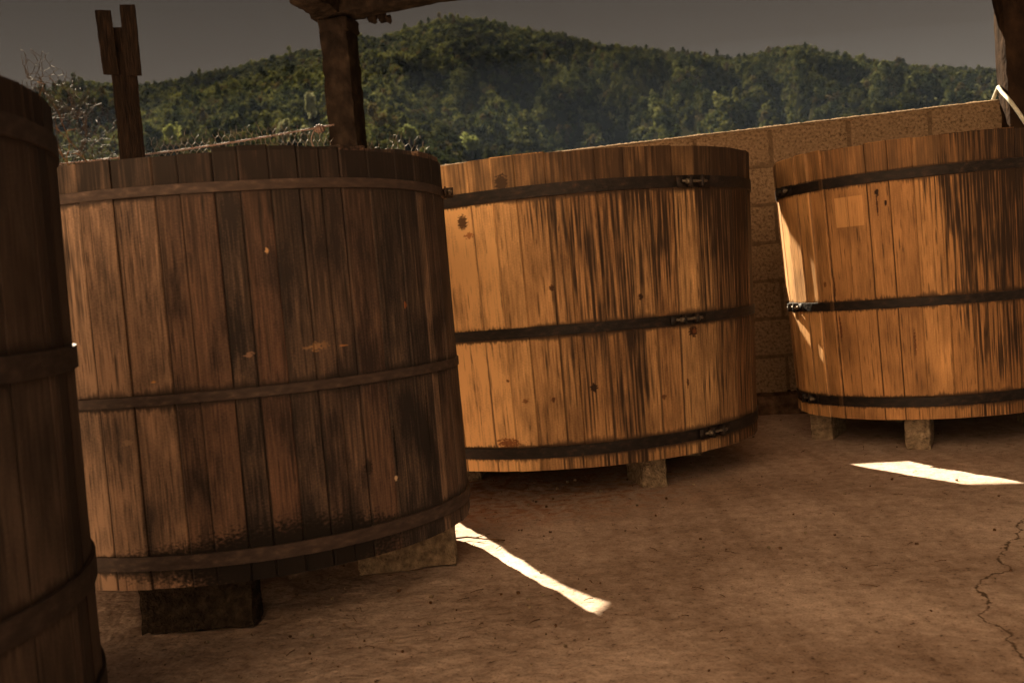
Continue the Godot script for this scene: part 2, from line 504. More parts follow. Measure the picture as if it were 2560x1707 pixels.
# ------------------------------------------------------------------ roof and posts
func roof_and_posts() -> void:
	var p := thing("concrete_post", "rough concrete post holding the roof corner, behind the dark vat", "post", WALL_AT + Vector3(-0.885, 0, -0.235), WALL_TURN)
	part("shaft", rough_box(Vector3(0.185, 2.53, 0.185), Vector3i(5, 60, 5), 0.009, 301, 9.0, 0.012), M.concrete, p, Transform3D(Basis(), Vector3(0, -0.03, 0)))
	var cap := start()
	cap.append_from(rough_box(Vector3(0.205, 0.10, 0.205), Vector3i(6, 4, 6), 0.014, 302, 9.0, 0.02), 0, Transform3D(Basis(), Vector3(0, 2.42, 0)))
	part("capital", cap.commit(), M.concrete, p)
	var r := thing("shed_roof", "dark flat roof corner with ragged concrete beams above the rough post", "roof", WALL_AT + Vector3(0, 2.5, 0), WALL_TURN)
	var s := -0.94
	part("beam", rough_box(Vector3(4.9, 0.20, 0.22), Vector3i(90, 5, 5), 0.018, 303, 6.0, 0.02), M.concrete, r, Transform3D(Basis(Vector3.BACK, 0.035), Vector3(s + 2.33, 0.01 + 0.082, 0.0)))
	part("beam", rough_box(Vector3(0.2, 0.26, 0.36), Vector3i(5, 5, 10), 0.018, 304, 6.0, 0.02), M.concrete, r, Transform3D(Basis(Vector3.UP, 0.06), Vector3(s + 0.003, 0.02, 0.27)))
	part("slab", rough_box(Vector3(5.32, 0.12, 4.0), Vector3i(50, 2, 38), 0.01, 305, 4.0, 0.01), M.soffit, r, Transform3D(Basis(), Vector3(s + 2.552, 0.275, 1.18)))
	var scrap := start()
	for q in [[-0.66, 0.040, 0.05], [-0.62, 0.026, 0.035], [-0.72, 0.042, 0.06]]:
		scrap.append_from(rough_box(Vector3(q[2], 0.05, q[2] * 0.8), Vector3i(3, 3, 3), 0.02, 310 + int(q[0] * 50), 30.0, 0.012), 0, Transform3D(Basis(), Vector3(q[0], q[1] - 0.055, -0.085)))
	part("crumbling_scrap", scrap.commit(), M.concrete, r)
	var rp := thing("concrete_post", "dark post at the right edge of the photo with a thin sunlit side", "post", WALL_AT + Vector3(2.758, 0, 0.79), WALL_TURN)
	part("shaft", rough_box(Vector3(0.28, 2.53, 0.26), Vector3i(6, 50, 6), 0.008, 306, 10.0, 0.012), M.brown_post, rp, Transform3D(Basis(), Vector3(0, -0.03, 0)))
	# added unseen wall behind the camera, bounces sun into the shade as fill
	var y := thing("added_bounce_wall", "added unseen plaster wall behind the camera that bounces sunlight into the shed", "wall", Vector3(-3.6, 0, 1.6), -0.42)
	part("plaster", rough_box(Vector3(10.0, 6.6, 0.24), Vector3i(24, 8, 1), 0.01, 307, 1.0), M.plaster, y, Transform3D(Basis(), Vector3(0, -0.05, 0)))

# ------------------------------------------------------------------ vats
func paint(v: Dictionary) -> StandardMaterial3D:
	var w := 1024
	var h := 704
	var sd: int = v.seed
	var long := layer(sd, 0.24, 5, w, 7, w, h)
	var fibre := layer(sd + 1, 0.22, 4, w, 60, w, h)
	var broad := layer(sd + 2, 0.09, 4, 128, 40, w, h)
	var speck := layer(sd + 3, 0.25, 3, w, h, w, h)
	var drip := layer(sd + 4, 0.20, 5, w, 12, w, h)
	var hair := layer(sd + 6, 0.42, 3, w, 26, w, h)
	var cloud := layer(sd + 5, 0.05, 5, 512, 70, w, h)
	var px := PackedByteArray()
	px.resize(w * h * 3)
	var tone := PackedFloat32Array(); tone.resize(w)
	var edge := PackedFloat32Array(); edge.resize(w)
	var bias := PackedFloat32Array(); bias.resize(w)
	var bias2 := PackedFloat32Array(); bias2.resize(w)
	var red := PackedFloat32Array(); red.resize(w)
	var seam := PackedFloat32Array(); seam.resize(w)
	var bounds: Array = v.bounds
	var rs := RandomNumberGenerator.new()
	rs.seed = sd
	var strong := []
	for s in bounds.size() + 1: strong.append(rs.randf_range(0.15, 0.95))
	for x in w:
		var deg: float = v.face + (float(x) / w - 0.5) * 210.0
		tone[x] = 0.5; edge[x] = 9.0
		for s in bounds.size():
			var a: float = bounds[s]
			var b: float = bounds[(s + 1) % bounds.size()]
			if b < a: b += 360.0
			var dd := deg
			if dd < a: dd += 360.0
			if dd >= a and dd < b:
				tone[x] = v.tones[s]
				red[x] = v.reds[s]
				edge[x] = minf(dd - a, b - dd) / 210.0 * w
				seam[x] = strong[s] if dd - a < b - dd else strong[s + 1]
				break
		bias[x] = along(v.drips_and_shade, deg)
		bias2[x] = along(v.drips_low, deg)
	var hoops: Array = v.hoops
	var bands := []
	for q in hoops:
		bands.append([(v.yt - q[1]) / (v.yt - v.yb) * h, (v.yt - q[0]) / (v.yt - v.yb) * h])
	var lo: Color = v.dark
	var hi: Color = v.light
	var stain_and_shade: Color = v.stain_and_shade
	var rc: Color = v.red
	var fall: float = v.fall
	var contrast: float = v.contrast
	var rim_grime_shade: float = v.rim
	var amp: float = v.drip_amp
	var blotch: float = v.blotch
	var top_edge: float = bands[0][0]
	var i := 0
	for y in h:
		# the nearest band above, and the nearest band at all
		var above := 1e6
		var any := 1e6
		var low := false
		for k in bands.size():
			var q = bands[k]
			if y >= q[0]:
				above = minf(above, y - q[0])
			any = minf(any, 0.0 if y >= q[0] and y <= q[1] else minf(absf(y - q[0]), absf(y - q[1])))
			if k == 1 and y > q[0]: low = true
		var dy := above / h if above < 1e5 else 0.35
		for x in w:
			var g := long[i] / 255.0
			var f := fibre[i] / 255.0
			var b := broad[i] / 255.0
			var s := speck[i] / 255.0
			var d := drip[i] / 255.0
			var cl := cloud[i] / 255.0
			var k := tone[x] + ((g - 0.5) * 0.42 + (f - 0.5) * 0.30 + (b - 0.5) * 0.70 + (cl - 0.5) * 0.75 + (s - 0.5) * 0.30 + (hair[i] / 255.0 - 0.5) * 0.40) * contrast
			if s > 0.84: k += (s - 0.84) * 1.6
			k = clampf(k, 0.0, 1.0)
			var rd := lerpf(lo.r, hi.r, k)
			var gr := lerpf(lo.g, hi.g, k)
			var bl := lerpf(lo.b, hi.b, k)
			var rk := clampf(red[x] * (0.2 + b + cl * 0.6), 0.0, 1.0)
			rd = lerpf(rd, rc.r, rk * 0.5); gr = lerpf(gr, rc.g, rk * 0.5); bl = lerpf(bl, rc.b, rk * 0.5)
			# dark runs below the hoops; on two vats they also paint upper shade
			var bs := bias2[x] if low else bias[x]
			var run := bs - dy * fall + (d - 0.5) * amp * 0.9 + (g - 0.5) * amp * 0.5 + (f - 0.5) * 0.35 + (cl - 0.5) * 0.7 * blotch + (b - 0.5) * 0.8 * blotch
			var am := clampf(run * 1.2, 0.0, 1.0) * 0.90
			var fringe := (5.0 + 16.0 * (d + bs * 0.5)) * cl * 1.5
			am = maxf(am, 0.75 * clampf(1.1 - any / maxf(fringe, 1.0), 0.0, 1.0))
			if rim_grime_shade > 0.0 and y < top_edge:
				am = maxf(am, rim_grime_shade * clampf(0.78 + (cl - 0.5) * 1.0 + (d - 0.5) * 0.6 + bias[x] * 0.25, 0.0, 1.0))  # grime plus painted shade darken the wood above the top hoop
			am = maxf(am, seam[x] * clampf(1.6 - edge[x] / (0.5 + 1.0 * f), 0.0, 1.0) * clampf(0.2 + cl * 1.2, 0.0, 1.0))
			am = maxf(am, 0.45 * smooth(0.36, 0.16, g) * smooth(0.55, 0.25, f))
			rd = lerpf(rd, stain_and_shade.r, am); gr = lerpf(gr, stain_and_shade.g, am); bl = lerpf(bl, stain_and_shade.b, am)
			px[i * 3] = clampi(int(rd * 255.0), 0, 255)
			px[i * 3 + 1] = clampi(int(gr * 255.0), 0, 255)
			px[i * 3 + 2] = clampi(int(bl * 255.0), 0, 255)
			i += 1
	# knots, chips, the pale patch, painted foot shade: [degrees, height, half width m, half height m, colour, strength, ragged, ring]
	for q in v.marks:
		var cx: float = ((q[0] - v.face) / 210.0 + 0.5) * w
		var cy: float = (v.yt - q[1]) / (v.yt - v.yb) * h
		var rx: float = q[2] / (deg_to_rad(210.0) * v.r) * w
		var ry: float = q[3] / (v.yt - v.yb) * h
		var c: Color = q[4]
		var nz := noise(int(cx * 7 + cy), 0.16, 3)
		for y in range(maxi(0, int(cy - ry * 2)), mini(h, int(cy + ry * 2) + 1)):
			for x in range(maxi(0, int(cx - rx * 2)), mini(w, int(cx + rx * 2) + 1)):
				var dx := (x - cx) / rx
				var dz := (y - cy) / ry
				var dist: float = maxf(absf(dx), absf(dz)) if q[6] < 0.0 else sqrt(dx * dx + dz * dz) + nz.get_noise_2d(x, y) * q[6]
				var am: float = q[5] * clampf((1.0 - dist) * (30.0 if q[6] < 0.0 else 3.0), 0.0, 1.0)
				if am <= 0.0: continue
				var o := (y * w + x) * 3
				px[o] = int(lerpf(px[o], c.r * 255.0, am))
				px[o + 1] = int(lerpf(px[o + 1], c.g * 255.0, am))
				px[o + 2] = int(lerpf(px[o + 2], c.b * 255.0, am))
	var t := ImageTexture.create_from_image(Image.create_from_data(w, h, false, Image.FORMAT_RGB8, px))
	var m := StandardMaterial3D.new()
	m.albedo_texture = t
	m.texture_repeat = true
	m.heightmap_enabled = true
	m.heightmap_texture = t
	m.heightmap_scale = v.relief
	m.roughness = v.rough
	m.metallic_specular = 0.3
	return m

func fill_bounds(v: Dictionary, given: Array, tones: Array, reds: Array, step: float) -> void:
	var b := given.duplicate()
	var t := tones.duplicate()
	var r := reds.duplicate()
	var to: float = given[0] + 360.0
	var at: float = given[-1]
	while to - at > step * 1.7:
		at += step * rng.randf_range(0.75, 1.3)
		b.append(at)
		t.append(rng.randf_range(v.tone_lo, v.tone_hi))
		r.append(0.0)
	while t.size() < b.size():
		t.append(rng.randf_range(v.tone_lo, v.tone_hi)); r.append(0.0)
	v.bounds = b
	v.tones = t
	v.reds = r

func radius(v: Dictionary, y: float) -> float:
	return lerpf(v.rb, v.rt, (y - v.yb) / (v.yt - v.yb))

func vat(called: String, label: String, v: Dictionary) -> Node3D:
	var base := Vector3(v.x, 0, v.z)
	var o := thing(called, label, "vat", base, 0.0, "wooden vats in the shed")
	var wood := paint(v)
	var n: int = v.bounds.size()
	var wob := noise(v.seed + 9, 3.0, 2)
	var uvx := func(deg: float) -> float:
		var d: float = fposmod(deg - v.face + 180.0, 360.0) - 180.0
		var u := d / 210.0 + 0.5
		return -u if u < 0.0 else (2.0 - u if u > 1.0 else u)
	for k in n:
		var a0: float = v.bounds[k]
		var a1: float = v.bounds[(k + 1) % n]
		if k == n - 1: a1 = v.bounds[0] + 360.0
		var gap: float = v.gap / v.r * 57.3
		var bev := 0.0045 / float(v.r) * 57.3
		var out: float = rng.randf_range(-0.0022, 0.0022)
		var tip: float = v.yt + rng.randf_range(-0.004, 0.003) + (v.step_up if v.step_deg < a0 + 2.0 and a0 < v.step_deg + 110.0 else 0.0)
		var depth: float = -rng.randf_range(0.0012, 0.0034)
		var gapk: float = gap * rng.randf_range(0.25, 1.1)
		var twist: float = rng.randf_range(-0.0014, 0.0014)
		if v.has("warped"):
			for q in v.warped:
				if absf(q[0] - a0) < 0.1: twist = q[1]
		var rows := 9
		var st := start()
		var prof := []
		for j in rows:
			var y: float = lerpf(v.yb, tip, float(j) / (rows - 1))
			var r: float = radius(v, y) + out
			var ring := []
			var sag := wob.get_noise_2d(a0, y * 0.7) * 0.0016
			for q in [[a0 - 0.03, -0.036], [a0 + gapk, depth], [a0 + gapk + bev, twist + sag], [a1 - gapk - bev, -twist + sag], [a1 - gapk, depth], [a1 + 0.03, -0.036]]:
				var a := deg_to_rad(q[0])
				var rr: float = r + q[1]
				var yy: float = y
				if j == rows - 1 and (absf(q[1]) < 0.003): yy -= 0.003
				ring.append([Vector3(sin(a) * rr, yy, cos(a) * rr), Vector2(uvx.call(q[0]), (v.yt - y) / (v.yt - v.yb))])
			prof.append(ring)
		for j in rows - 1:
			for c in 5:
				st.set_smooth_group(c + 1)
				var A: Array = prof[j][c]
				var B: Array = prof[j + 1][c]
				var C: Array = prof[j + 1][c + 1]
				var D: Array = prof[j][c + 1]
				quad(st, A[0], B[0], C[0], D[0], A[1], B[1], C[1], D[1])
			var I: Array = prof[j][5]
			var J: Array = prof[j + 1][5]
			var K: Array = prof[j + 1][0]
			var L: Array = prof[j][0]
			st.set_smooth_group(7)
			quad(st, I[0], J[0], K[0], L[0], I[1], J[1], K[1], L[1])
		st.set_smooth_group(8)
		for e in [rows - 1, 0]:
			var P: Array = prof[e]
			var order := [[0, 5, 4, 1], [1, 4, 3, 2]] if e > 0 else [[5, 0, 1, 4], [4, 1, 2, 3]]
			for q in order:
				quad(st, P[q[0]][0], P[q[1]][0], P[q[2]][0], P[q[3]][0], P[q[0]][1], P[q[1]][1], P[q[2]][1], P[q[3]][1])
		part("stave", done(st), wood, o)
	# the bottom boards, seen from below only
	var bt := CylinderMesh.new()
	bt.top_radius = v.rb - 0.037
	bt.bottom_radius = v.rb - 0.037
	bt.height = 0.03
	bt.radial_segments = 48
	part("bottom", bt, M.inside, o, Transform3D(Basis(), Vector3(0, v.yb + 0.055, 0)))
	var hm: Material = M.hoop_dim if v.has("dim") else (M.hoop_grey if v.grey else M.hoop_dark)
	for q in v.hoops:
		var st := start()
		var segs := 96
		var ph := rng.randf() * TAU
		for c in segs:
			var rings := []
			for e in [c, c + 1]:
				var a: float = TAU * e / segs
				var up := 0.003 * sin(a + ph) + 0.0012 * sin(a * 5.0 + ph)
				var yl: float = q[0] + up
				var yh: float = q[1] + up
				var r0: float = radius(v, q[0])
				var dir := Vector3(sin(a), 0, cos(a))
				rings.append([dir * (r0 + 0.0010) + Vector3(0, yl, 0), dir * (r0 + 0.0042) + Vector3(0, yl + 0.001, 0), dir * (r0 + 0.0042 + (q[1] - q[0]) * (v.rt - v.rb)) + Vector3(0, yh - 0.001, 0), dir * (r0 + 0.001) + Vector3(0, yh, 0), dir * (r0 - 0.006) + Vector3(0, yh, 0), dir * (r0 - 0.006) + Vector3(0, yl, 0)])
			for f in 6:
				st.set_smooth_group(f + 1)
				var g := (f + 1) % 6
				quad(st, rings[0][f], rings[0][g], rings[1][g], rings[1][f])
		var hoop := part("hoop", done(st), hm, o)
		if q.size() > 2:
			var ym: float = (q[0] + q[1]) / 2.0
			var R: float = radius(v, ym) + 0.0055
			var a := deg_to_rad(q[2])
			var dir := Vector3(sin(a), 0, cos(a))
			var tan_ := Vector3(cos(a), 0, -sin(a))
			var bas := Basis(tan_, Vector3.UP, dir)
			var hh: float = q[1] - q[0]
			for sgn in [-1.0, 1.0]:
				var lug := start()
				box(lug, Transform3D(bas, dir * (R + 0.012) + tan_ * 0.030 * sgn + Vector3(0, ym, 0)), Vector3(0.007, hh * 0.96, 0.030))
				box(lug, Transform3D(bas, dir * (R + 0.0025) + tan_ * 0.058 * sgn + Vector3(0, ym, 0)), Vector3(0.055, hh * 0.92, 0.005))
				part("clasp_lug", done(lug), hm, hoop)
			var bolt := start()
			var pts := []
			for e in 9: pts.append(dir * (R + 0.013) + tan_ * lerpf(-0.065, 0.060, e / 8.0) + Vector3(0, ym + 0.001, 0))
			tube(bolt, pts, 0.0055, 8)
			for e in [-0.039, 0.039]:
				tube(bolt, [dir * (R + 0.013) + tan_ * (e - 0.005) + Vector3(0, ym, 0), dir * (R + 0.013) + tan_ * (e + 0.005) + Vector3(0, ym, 0)], 0.0105, 6)
			part("clasp_bolt", done(bolt), M.steel, hoop)
	return o

func vats() -> void:
	var spec := {
		"gap": 0.0006, "fall": 2.0, "contrast": 0.8, "relief": 0.34, "rough": 0.72, "step_up": 0.0, "step_deg": 999.0, "tone_lo": 0.2, "tone_hi": 0.7, "marks": [], "rim": 0.0, "drip_amp": 2.0, "blotch": 1.0,
	}
	# the near vat, cut by the left edge
	var a := spec.duplicate()
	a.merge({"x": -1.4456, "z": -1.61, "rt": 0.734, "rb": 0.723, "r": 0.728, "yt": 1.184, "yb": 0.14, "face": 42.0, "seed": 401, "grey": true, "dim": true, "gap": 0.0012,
		"rim": 0.9, "dark": Color(0.155, 0.13, 0.118), "light": Color(0.37, 0.315, 0.275), "stain_and_shade": Color(0.13, 0.095, 0.08), "red": Color(0.45, 0.26, 0.17),
		"drip_amp": 0.8, "blotch": 1.4, "fall": 1.2, "drips_and_shade": [[-180, 0.45], [180, 0.45]], "drips_low": [[-180, -0.3], [180, -0.3]],  # upper runs also paint the dark fade at its top
		"hoops": [[1.094, 1.130], [0.736, 0.776], [0.370, 0.412], [0.168, 0.212]]}, true)
	fill_bounds(a, [60.0, 68.0, 76.5, 84.0, 93.2, 96.2, 101.0, 109.0], [0.4, 0.5, 0.45, 0.6, 0.7, 0.15, 0.6], [0, 0, 0, 0, 0, 0, 0], 8.5)
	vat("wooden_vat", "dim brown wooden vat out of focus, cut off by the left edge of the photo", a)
	# the dark vat
	var b := spec.duplicate()
	b.merge({"x": -0.8407, "z": -3.2827, "rt": 0.6673, "rb": 0.6676, "r": 0.667, "yt": 1.2052, "yb": 0.1404, "face": 14.4, "seed": 421, "grey": true, "gap": 0.0011, "step_up": 0.011, "step_deg": 11.5,
		"rim": 0.95, "dark": Color(0.17, 0.146, 0.138), "light": Color(0.70, 0.57, 0.46), "stain_and_shade": Color(0.135, 0.112, 0.102), "red": Color(0.41, 0.25, 0.18),
		"drip_amp": 1.0, "blotch": 1.0, "fall": 1.3, "drips_and_shade": [[-40, 0.1], [-20, 0.15], [10, 0.35], [30, 0.5], [60, 0.45], [90, 0.4]], "drips_low": [[-40, -0.9], [-4, -0.7], [5, 0.0], [20, 0.15], [90, 0.05]],  # upper runs also paint shade; low left kept bright as by bounce
		"hoops": [[1.1065, 1.1325, 93.0], [0.594, 0.6195], [0.186, 0.223]],
		"marks": [
			[28.9, 0.703, 0.012, 0.006, Color(0.58, 0.45, 0.32), 0.7, 0.9, 0], [30.8, 0.704, 0.016, 0.013, Color(0.60, 0.46, 0.32), 0.8, 0.8, 0], [33.0, 0.705, 0.011, 0.010, Color(0.56, 0.43, 0.30), 0.7, 1.0, 0],
			[22.2, 0.955, 0.006, 0.010, Color(0.78, 0.62, 0.44), 0.9, 0.5, 0], [16.5, 0.700, 0.014, 0.007, Color(0.62, 0.48, 0.38), 0.7, 0.8, 0], [37.5, 0.700, 0.014, 0.003, Color(0.70, 0.48, 0.28), 0.7, 0.4, 0],
			[57.0, 0.79, 0.007, 0.011, Color(0.62, 0.36, 0.20), 0.8, 0.6, 0], [48.6, 0.330, 0.006, 0.009, Color(0.86, 0.74, 0.60), 0.9, 0.5, 0], [-4.0, 0.655, 0.006, 0.004, Color(0.82, 0.58, 0.34), 0.9, 0.5, 0],
			[41.0, 0.375, 0.014, 0.022, Color(0.13, 0.10, 0.085), 0.7, 0.5, 0], [-11.0, 0.51, 0.012, 0.01, Color(0.66, 0.54, 0.42), 0.5, 1.2, 0], [49.0, 0.40, 0.004, 0.09, Color(0.07, 0.055, 0.05), 0.9, 0.5, 0],
			[62.0, 0.46, 0.004, 0.10, Color(0.08, 0.06, 0.05), 0.8, 0.5, 0],
			[22.0, 0.185, 0.34, 0.10, Color(0.10, 0.08, 0.07), 0.9, 0.35, 0], [-4.0, 0.20, 0.16, 0.05, Color(0.12, 0.095, 0.08), 0.5, 0.5, 0]]}, true)  # two broad dark ellipses paint the shade along the foot
	fill_bounds(b, [-34.0, -25.0, -16.7, -8.7, 0.4, 5.6, 12.7, 17.9, 24.4, 30.7, 35.9, 40.8, 48.5, 57.6, 65.7, 69.1, 75.8, 84.0], [0.88, 0.84, 0.76, 0.62, 0.36, 0.42, 0.22, 0.32, 0.18, 0.24, 0.22, 0.30, 0.16, 0.18, 0.60, 0.28, 0.30], [0, 0, 0.15, 0.2, 0.4, 0.5, 0.1, 0.6, 0.1, 0.2, 0.2, 0.4, 0.0, 0.0, 0.1, 0.2, 0.1], 9.0)  # left staves painted lighter, right ones darker, as the light falls
	vat("wooden_vat", "dark weathered brown wooden vat with grey iron hoops, largest in the photo", b)
	# the stained yellow vat in the middle
	var c := spec.duplicate()
	c.merge({"x": 0.251, "z": -4.7249, "rt": 0.8335, "rb": 0.7864, "r": 0.81, "yt": 1.293, "yb": 0.1249, "face": -3.0, "seed": 441, "grey": false,
		"rim": 0.8, "fall": 1.1, "dark": Color(0.34, 0.25, 0.17), "light": Color(0.90, 0.71, 0.485), "stain_and_shade": Color(0.155, 0.115, 0.09), "red": Color(0.62, 0.36, 0.19), "contrast": 0.65, "tone_lo": 0.4, "tone_hi": 0.8,
		"drips_and_shade": [[-60, -0.9], [-20, -0.75], [-12, -0.2], [-6, 0.25], [6, 0.65], [18, 0.7], [27, 0.5], [30, 0.05], [35, 0.05], [37, 0.85], [60, 1.0], [90, 0.9]],
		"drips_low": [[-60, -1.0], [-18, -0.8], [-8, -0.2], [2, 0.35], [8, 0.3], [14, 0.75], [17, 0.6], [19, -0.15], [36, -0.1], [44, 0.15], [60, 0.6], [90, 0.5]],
		"hoops": [[1.130, 1.176, 35.0], [0.621, 0.659, 31.0], [0.175, 0.2174, 39.0]],
		"marks": [
			[-29.1, 1.072, 0.022, 0.030, Color(0.20, 0.13, 0.09), 0.75, 0.5, 0], [-27.5, 1.02, 0.02, 0.012, Color(0.55, 0.30, 0.16), 0.6, 0.8, 0], [32.8, 0.592, 0.024, 0.022, Color(0.20, 0.12, 0.075), 0.95, 0.5, 0], [33.2, 0.592, 0.012, 0.010, Color(0.45, 0.27, 0.15), 0.8, 0.5, 0],
			[-17.0, 1.20, 0.026, 0.035, Color(0.15, 0.11, 0.09), 0.7, 0.5, 0], [-6.5, 0.80, 0.010, 0.012, Color(0.24, 0.15, 0.09), 0.8, 0.5, 0], [2.5, 0.42, 0.014, 0.02, Color(0.15, 0.10, 0.075), 0.9, 0.6, 0], [17.0, 0.74, 0.010, 0.014, Color(0.16, 0.10, 0.075), 0.9, 0.5, 0],
			[-16.0, 0.39, 0.014, 0.010, Color(0.42, 0.26, 0.14), 0.7, 0.8, 0], [-8.5, 0.39, 0.008, 0.01, Color(0.30, 0.18, 0.10), 0.8, 0.5, 0], [30.0, 0.40, 0.006, 0.02, Color(0.25, 0.15, 0.09), 0.8, 0.5, 0], [-22.0, 0.235, 0.05, 0.018, Color(0.40, 0.22, 0.11), 0.7, 1.0, 0],
			[-20.5, 0.47, 0.006, 0.006, Color(0.36, 0.22, 0.12), 0.8, 0.5, 0], [22.0, 0.36, 0.012, 0.01, Color(0.3, 0.18, 0.1), 0.7, 0.6, 0]]}, true)
	fill_bounds(c, [-45.0, -36.0, -25.9, -19.6, -13.4, -5.5, -0.8, 7.1, 14.6, 21.3, 28.4, 36.3, 42.5, 52.3, 64.8, 74.0, 84.0], [0.95, 0.95, 0.92, 0.70, 0.54, 0.46, 0.44, 0.42, 0.5, 0.42, 0.54, 0.52, 0.36, 0.32, 0.3, 0.3], [0, 0, 0, 0, 0.1, 0.1, 0.2, 0.2, 0.1, 0.2, 0, 0, 0.1, 0.3, 0.3, 0.2], 7.5)  # left staves painted paler for the glow on that side
	vat("wooden_vat", "golden wooden vat streaked with black stains in the middle, its hoops bolted in front", c)
	# the orange vat at the right
	var d := spec.duplicate()
	d.merge({"x": 1.8989, "z": -4.8835, "rt": 0.6298, "rb": 0.5882, "r": 0.61, "yt": 1.2802, "yb": 0.1344, "face": -21.2, "seed": 461, "grey": false,
		"warped": [[-74.5, -0.0045], [-65.9, -0.0075]], "rim": 0.6, "fall": 1.1, "dark": Color(0.37, 0.265, 0.17), "light": Color(0.86, 0.65, 0.42), "stain_and_shade": Color(0.14, 0.105, 0.085), "red": Color(0.58, 0.32, 0.16), "contrast": 0.5, "tone_lo": 0.4, "tone_hi": 0.7,
		"drips_and_shade": [[-100, -0.6], [-60, -0.7], [-30, -0.65], [-22, -0.1], [-14, 0.45], [-4, 0.95], [8, 1.2], [40, 1.1], [90, 0.9]],
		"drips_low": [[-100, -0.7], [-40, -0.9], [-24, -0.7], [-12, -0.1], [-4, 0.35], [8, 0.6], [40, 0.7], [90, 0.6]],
		"hoops": [[1.119, 1.160, -83.0], [0.601, 0.637, -84.0], [0.190, 0.2305, -79.0]],
		"marks": [
			[-50.6, 1.011, 0.031, 0.063, Color(0.90, 0.69, 0.45), 0.5, -1.0, 0], [-44.5, 1.011, 0.031, 0.063, Color(0.88, 0.66, 0.42), 0.45, -1.0, 0], [-36.0, 1.075, 0.009, 0.015, Color(0.12, 0.08, 0.065), 0.9, 0.4, 0], [-36.2, 1.02, 0.004, 0.05, Color(0.2, 0.12, 0.08), 0.8, 0.4, 0],
			[-33.0, 1.03, 0.005, 0.014, Color(0.12, 0.08, 0.065), 0.9, 0.4, 0], [-62.0, 0.715, 0.012, 0.012, Color(0.35, 0.2, 0.1), 0.7, 0.8, 0], [-57.0, 0.70, 0.004, 0.05, Color(0.25, 0.14, 0.08), 0.7, 0.5, 0], [-26.0, 0.45, 0.004, 0.06, Color(0.3, 0.17, 0.1), 0.7, 0.6, 0],
			[-56.0, 0.52, 0.006, 0.05, Color(0.3, 0.17, 0.1), 0.8, 0.5, 0]]}, true)
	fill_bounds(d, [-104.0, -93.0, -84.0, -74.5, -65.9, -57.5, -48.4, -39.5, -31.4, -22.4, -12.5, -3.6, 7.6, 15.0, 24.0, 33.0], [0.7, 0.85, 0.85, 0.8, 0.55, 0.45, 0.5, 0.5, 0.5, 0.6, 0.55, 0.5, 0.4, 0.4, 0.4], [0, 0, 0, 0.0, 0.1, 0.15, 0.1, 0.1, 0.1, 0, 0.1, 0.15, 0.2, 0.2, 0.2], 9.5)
	vat("wooden_vat", "orange wooden vat cut off by the right edge, its left staves in the sun", d)

# ------------------------------------------------------------------ blocks under the vats
func supports() -> void:
	var kinds := []
	for k in 4:
		kinds.append(rough_box(Vector3(0.30, 0.142, 0.105), Vector3i(14, 7, 5), 0.0045, 500 + k, 18.0, 0.008))
	# [x, z, turn in degrees, top, label]
	var list := [
		[-0.868, -2.768, -2.0, 0.1404, "long grey block lying under the front of the dark vat"],
		[-0.372, -3.20, 8.0, 0.1404, "grey block under the right side of the dark vat beside the sun streak"],
		[-1.22, -3.55, 80.0, 0.1404, "grey block under the back left of the dark vat"],
		[-0.72, -3.78, 20.0, 0.1404, "grey block under the back of the dark vat"],
		[0.493, -4.266, 96.0, 0.1249, "small block set end on under the front of the golden vat"],
		[-0.22, -4.75, 85.0, 0.1249, "block under the left side of the golden vat"],
		[0.30, -5.35, 10.0, 0.1249, "block under the back of the golden vat"],
		[0.80, -4.90, 70.0, 0.1249, "block under the right side of the golden vat"],
		[1.716, -4.57, 66.0, 0.1344, "pale block standing end on under the front of the orange vat"],
		[1.46, -5.02, 60.0, 0.1344, "shaded block under the left side of the orange vat"],
		[1.98, -5.30, 20.0, 0.1344, "block under the back of the orange vat"],
		[2.35, -4.80, 85.0, 0.1344, "block under the right side of the orange vat"],
		[-1.10, -1.05, 10.0, 0.14, "block under the front right of the near vat"],
		[-1.05, -1.90, 60.0, 0.14, "block under the right side of the near vat"],
		[-1.75, -1.20, 100.0, 0.14, "block under the left front of the near vat"],
		[-1.85, -1.90, 20.0, 0.14, "block under the back left of the near vat"],
	]
	for k in list.size():
		var q: Array = list[k]
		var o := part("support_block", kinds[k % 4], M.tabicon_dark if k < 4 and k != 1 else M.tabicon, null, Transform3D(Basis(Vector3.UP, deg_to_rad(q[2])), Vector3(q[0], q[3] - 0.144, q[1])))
		tag(o, q[4], "block", "blocks that carry the vats")

